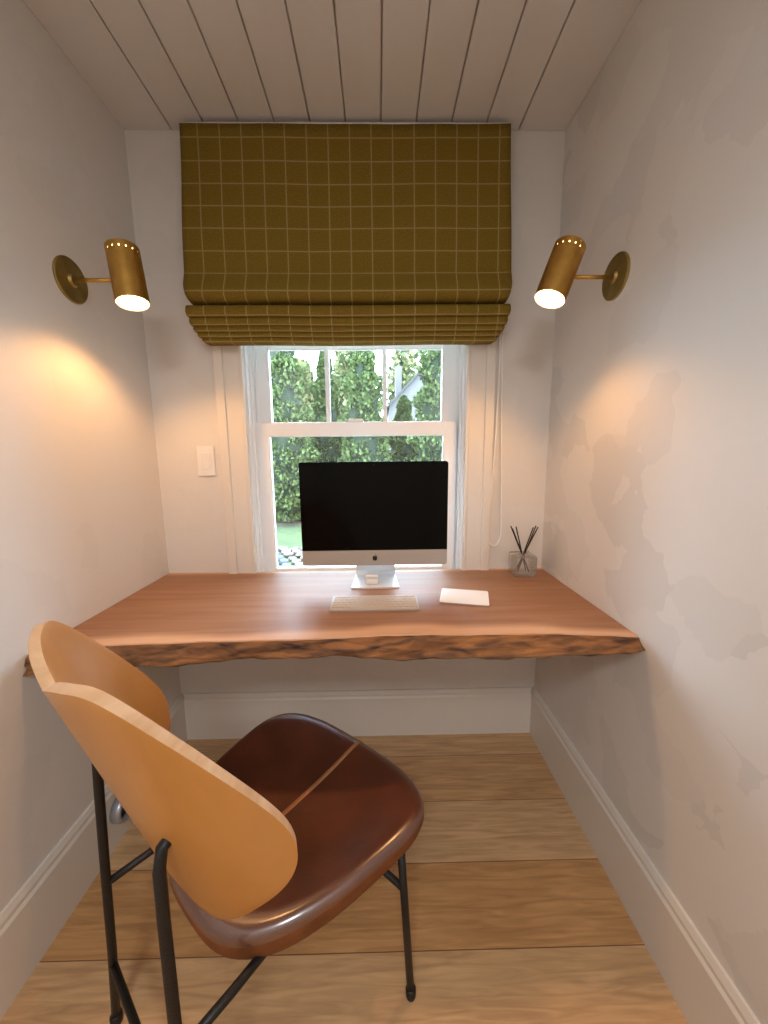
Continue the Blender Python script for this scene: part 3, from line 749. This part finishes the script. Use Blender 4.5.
# small white case on the foot of the stand
cs = thing('charging_case', 'small white rounded box standing on the foot of the computer stand', 'small box', (-.028, MY+.012, DZ+.006))
obj('case_body', box(-.052, -.004, MY+.004, MY+.026, DZ+.0062, DZ+.030, .006, 4), M_WHITE, cs, True)
obj('case_lid', box(-.052, -.004, MY+.004, MY+.026, DZ+.0302, DZ+.044, .006, 4), M_WHITE, cs, True)

# ------------------------------------------------------------------ keyboard
KX, KY = -.0165, 1.152
kb = thing('keyboard', 'slim wireless keyboard with pale keys lying on the desk in front of the computer', 'keyboard', (KX, KY, DZ))
bm = slab(rrect(KX-.1395, KX+.1395, -.057, .057, .008), 0, .006)
for v in bm.verts:
    y = v.co.y; v.co = Vector((v.co.x, KY+v.co.z, DZ+.0008+(.0045+(v.co.z+.057)*.03 if y > .003 else 0)))
bmesh.ops.recalc_face_normals(bm, faces=bm.faces)
obj('tray', bm, M_ALUC, kb)
krows = [(14, 'f'), (14, 'n'), (14, 'q'), (13, 'a'), (12, 'z'), (10, 's')]
pitch = .019; kw = {}
def keymesh(wd, dp):
    bm = box(-wd/2, wd/2, -dp/2, dp/2, 0, .0022, .0008, 2); me = bpy.data.meshes.new('key'); bm.to_mesh(me); bm.free(); me.materials.append(M_KEY); return me
layout = [([1]*13+[1.2], .0125), ([1]*13+[1.5], .0165), ([1.5]+[1]*13, .0165), ([1.8]+[1]*11+[1.8], .0165), ([2.3]+[1]*10+[2.3], .0165), ([1, 1, 1, 1.25, 5, 1.25, 1, 1, 1, 1], .0165)]
y = .057-.005
first = None
for ws, dp in layout:
    tot = sum(ws); avail = .271; u = avail/tot; x = -avail/2
    for q in ws:
        wdt = q*u-.0025; key = (round(wdt, 4), dp)
        if key not in kw: kw[key] = keymesh(wdt, dp)
        o = bpy.data.objects.new('key', kw[key]); COL.objects.link(o); o.parent = kb
        yy_ = y-dp/2; o.location = (x+q*u/2, yy_, .0008+.0045+(yy_+.057)*.03-.0003); o.rotation_euler = (.03, 0, 0)
        x += q*u
    y -= dp+.0025

# ------------------------------------------------------------------ trackpad
tpd = thing('trackpad', 'flat white trackpad lying on the desk to the right of the keyboard', 'trackpad', (.283, 1.190, DZ), math.radians(-14))
bm = slab(rrect(-.079, .079, -.057, .057, .007), 0, .006)
for v in bm.verts:
    y = v.co.y; v.co = Vector((v.co.x, v.co.z, .0008+(.0035+(v.co.z+.057)*.05 if y > .003 else 0)))
bmesh.ops.recalc_face_normals(bm, faces=bm.faces); obj('base', bm, M_ALUC, tpd, local=True)
bm = slab(rrect(-.0785, .0785, -.0565, .0565, .0065), 0, .001)
for v in bm.verts:
    y = v.co.y; v.co = Vector((v.co.x, v.co.z, .0008+.0035+(v.co.z+.057)*.05+.0001+y*.8))
bmesh.ops.recalc_face_normals(bm, faces=bm.faces); obj('touch_surface', bm, M_WHITE, tpd, local=True)

# ------------------------------------------------------------------ reed diffuser
JX, JY, JS, JH = .571, 1.436, .041, .084
rd = thing('reed_diffuser', 'square glass reed diffuser with dark reeds at the right corner of the desk', 'reed diffuser', (JX, JY, DZ))
bm = bmesh.new()
def ring(h, r): return [bm.verts.new((JX+a*h, JY+b*h, DZ+r)) for a, b in ((-1, -1), (1, -1), (1, 1), (-1, 1))]
prof = [ring(JS-.003, .0005), ring(JS, .003), ring(JS, JH-.006), ring(JS-.003, JH), ring(.016, JH), ring(.0155, JH+.006), ring(.0125, JH+.006), ring(.0125, JH-.006), ring(JS-.006, JH-.009), ring(JS-.006, .012)]
for a, b in zip(prof, prof[1:]):
    for k in range(4): bm.faces.new((a[k], a[(k+1) % 4], b[(k+1) % 4], b[k]))
bm.faces.new(prof[0][::-1]); bm.faces.new(prof[-1]); bmesh.ops.recalc_face_normals(bm, faces=bm.faces)
obj('jar', bm, M_JAR, rd)
for tx, ty, tz, bx_, by_ in ((-.046, .0, .186, .022, -.012), (-.030, .006, .192, .018, .010), (-.052, .004, .196, .026, .002), (.048, .004, .196, -.020, -.006), (.040, .010, .188, -.016, .008), (.053, -.004, .192, -.026, .004)):
    obj('reed', tube(bmesh.new(), [(JX+bx_, JY+by_, DZ+.014), (JX+tx, JY+ty, DZ+tz)], .0025, 8), M_REED, rd, True)

# ------------------------------------------------------------------ fitting on the left baseboard
ft = thing('baseboard_outlet', 'round grey rimmed fitting with a dark centre on the left baseboard behind the chair', 'wall fitting', (XL+BT, 1.0, .11))
obj('rim', lathe(bmesh.new(), [(.026, .001), (.042, .001), (.043, .020), (.040, .030), (.034, .032), (.028, .026), (.026, .001)], (XL+BT, 1.07, .115), (1, 0, 0), 32), M_GREY, ft, True)
obj('socket', lathe(bmesh.new(), [(0, .001), (.027, .001), (.027, .018), (0, .014)], (XL+BT, 1.07, .115), (1, 0, 0), 24), M_DARK, ft, True)

# ------------------------------------------------------------------ unseen disc above the added fill light behind the camera
cl = thing('fill_light_disc', 'unseen round ceiling disc added above the fill light behind the viewpoint', 'ceiling lamp', (-.1, -1.0, ZC))
obj('cover_disc', lathe(bmesh.new(), [(0, 0), (.28, 0), (.28, .03), (.265, .032), (0, .032)], (-.1, -1.0, ZC), (0, 0, -1), 40), M_WHITE, cl, True, angle=.6)
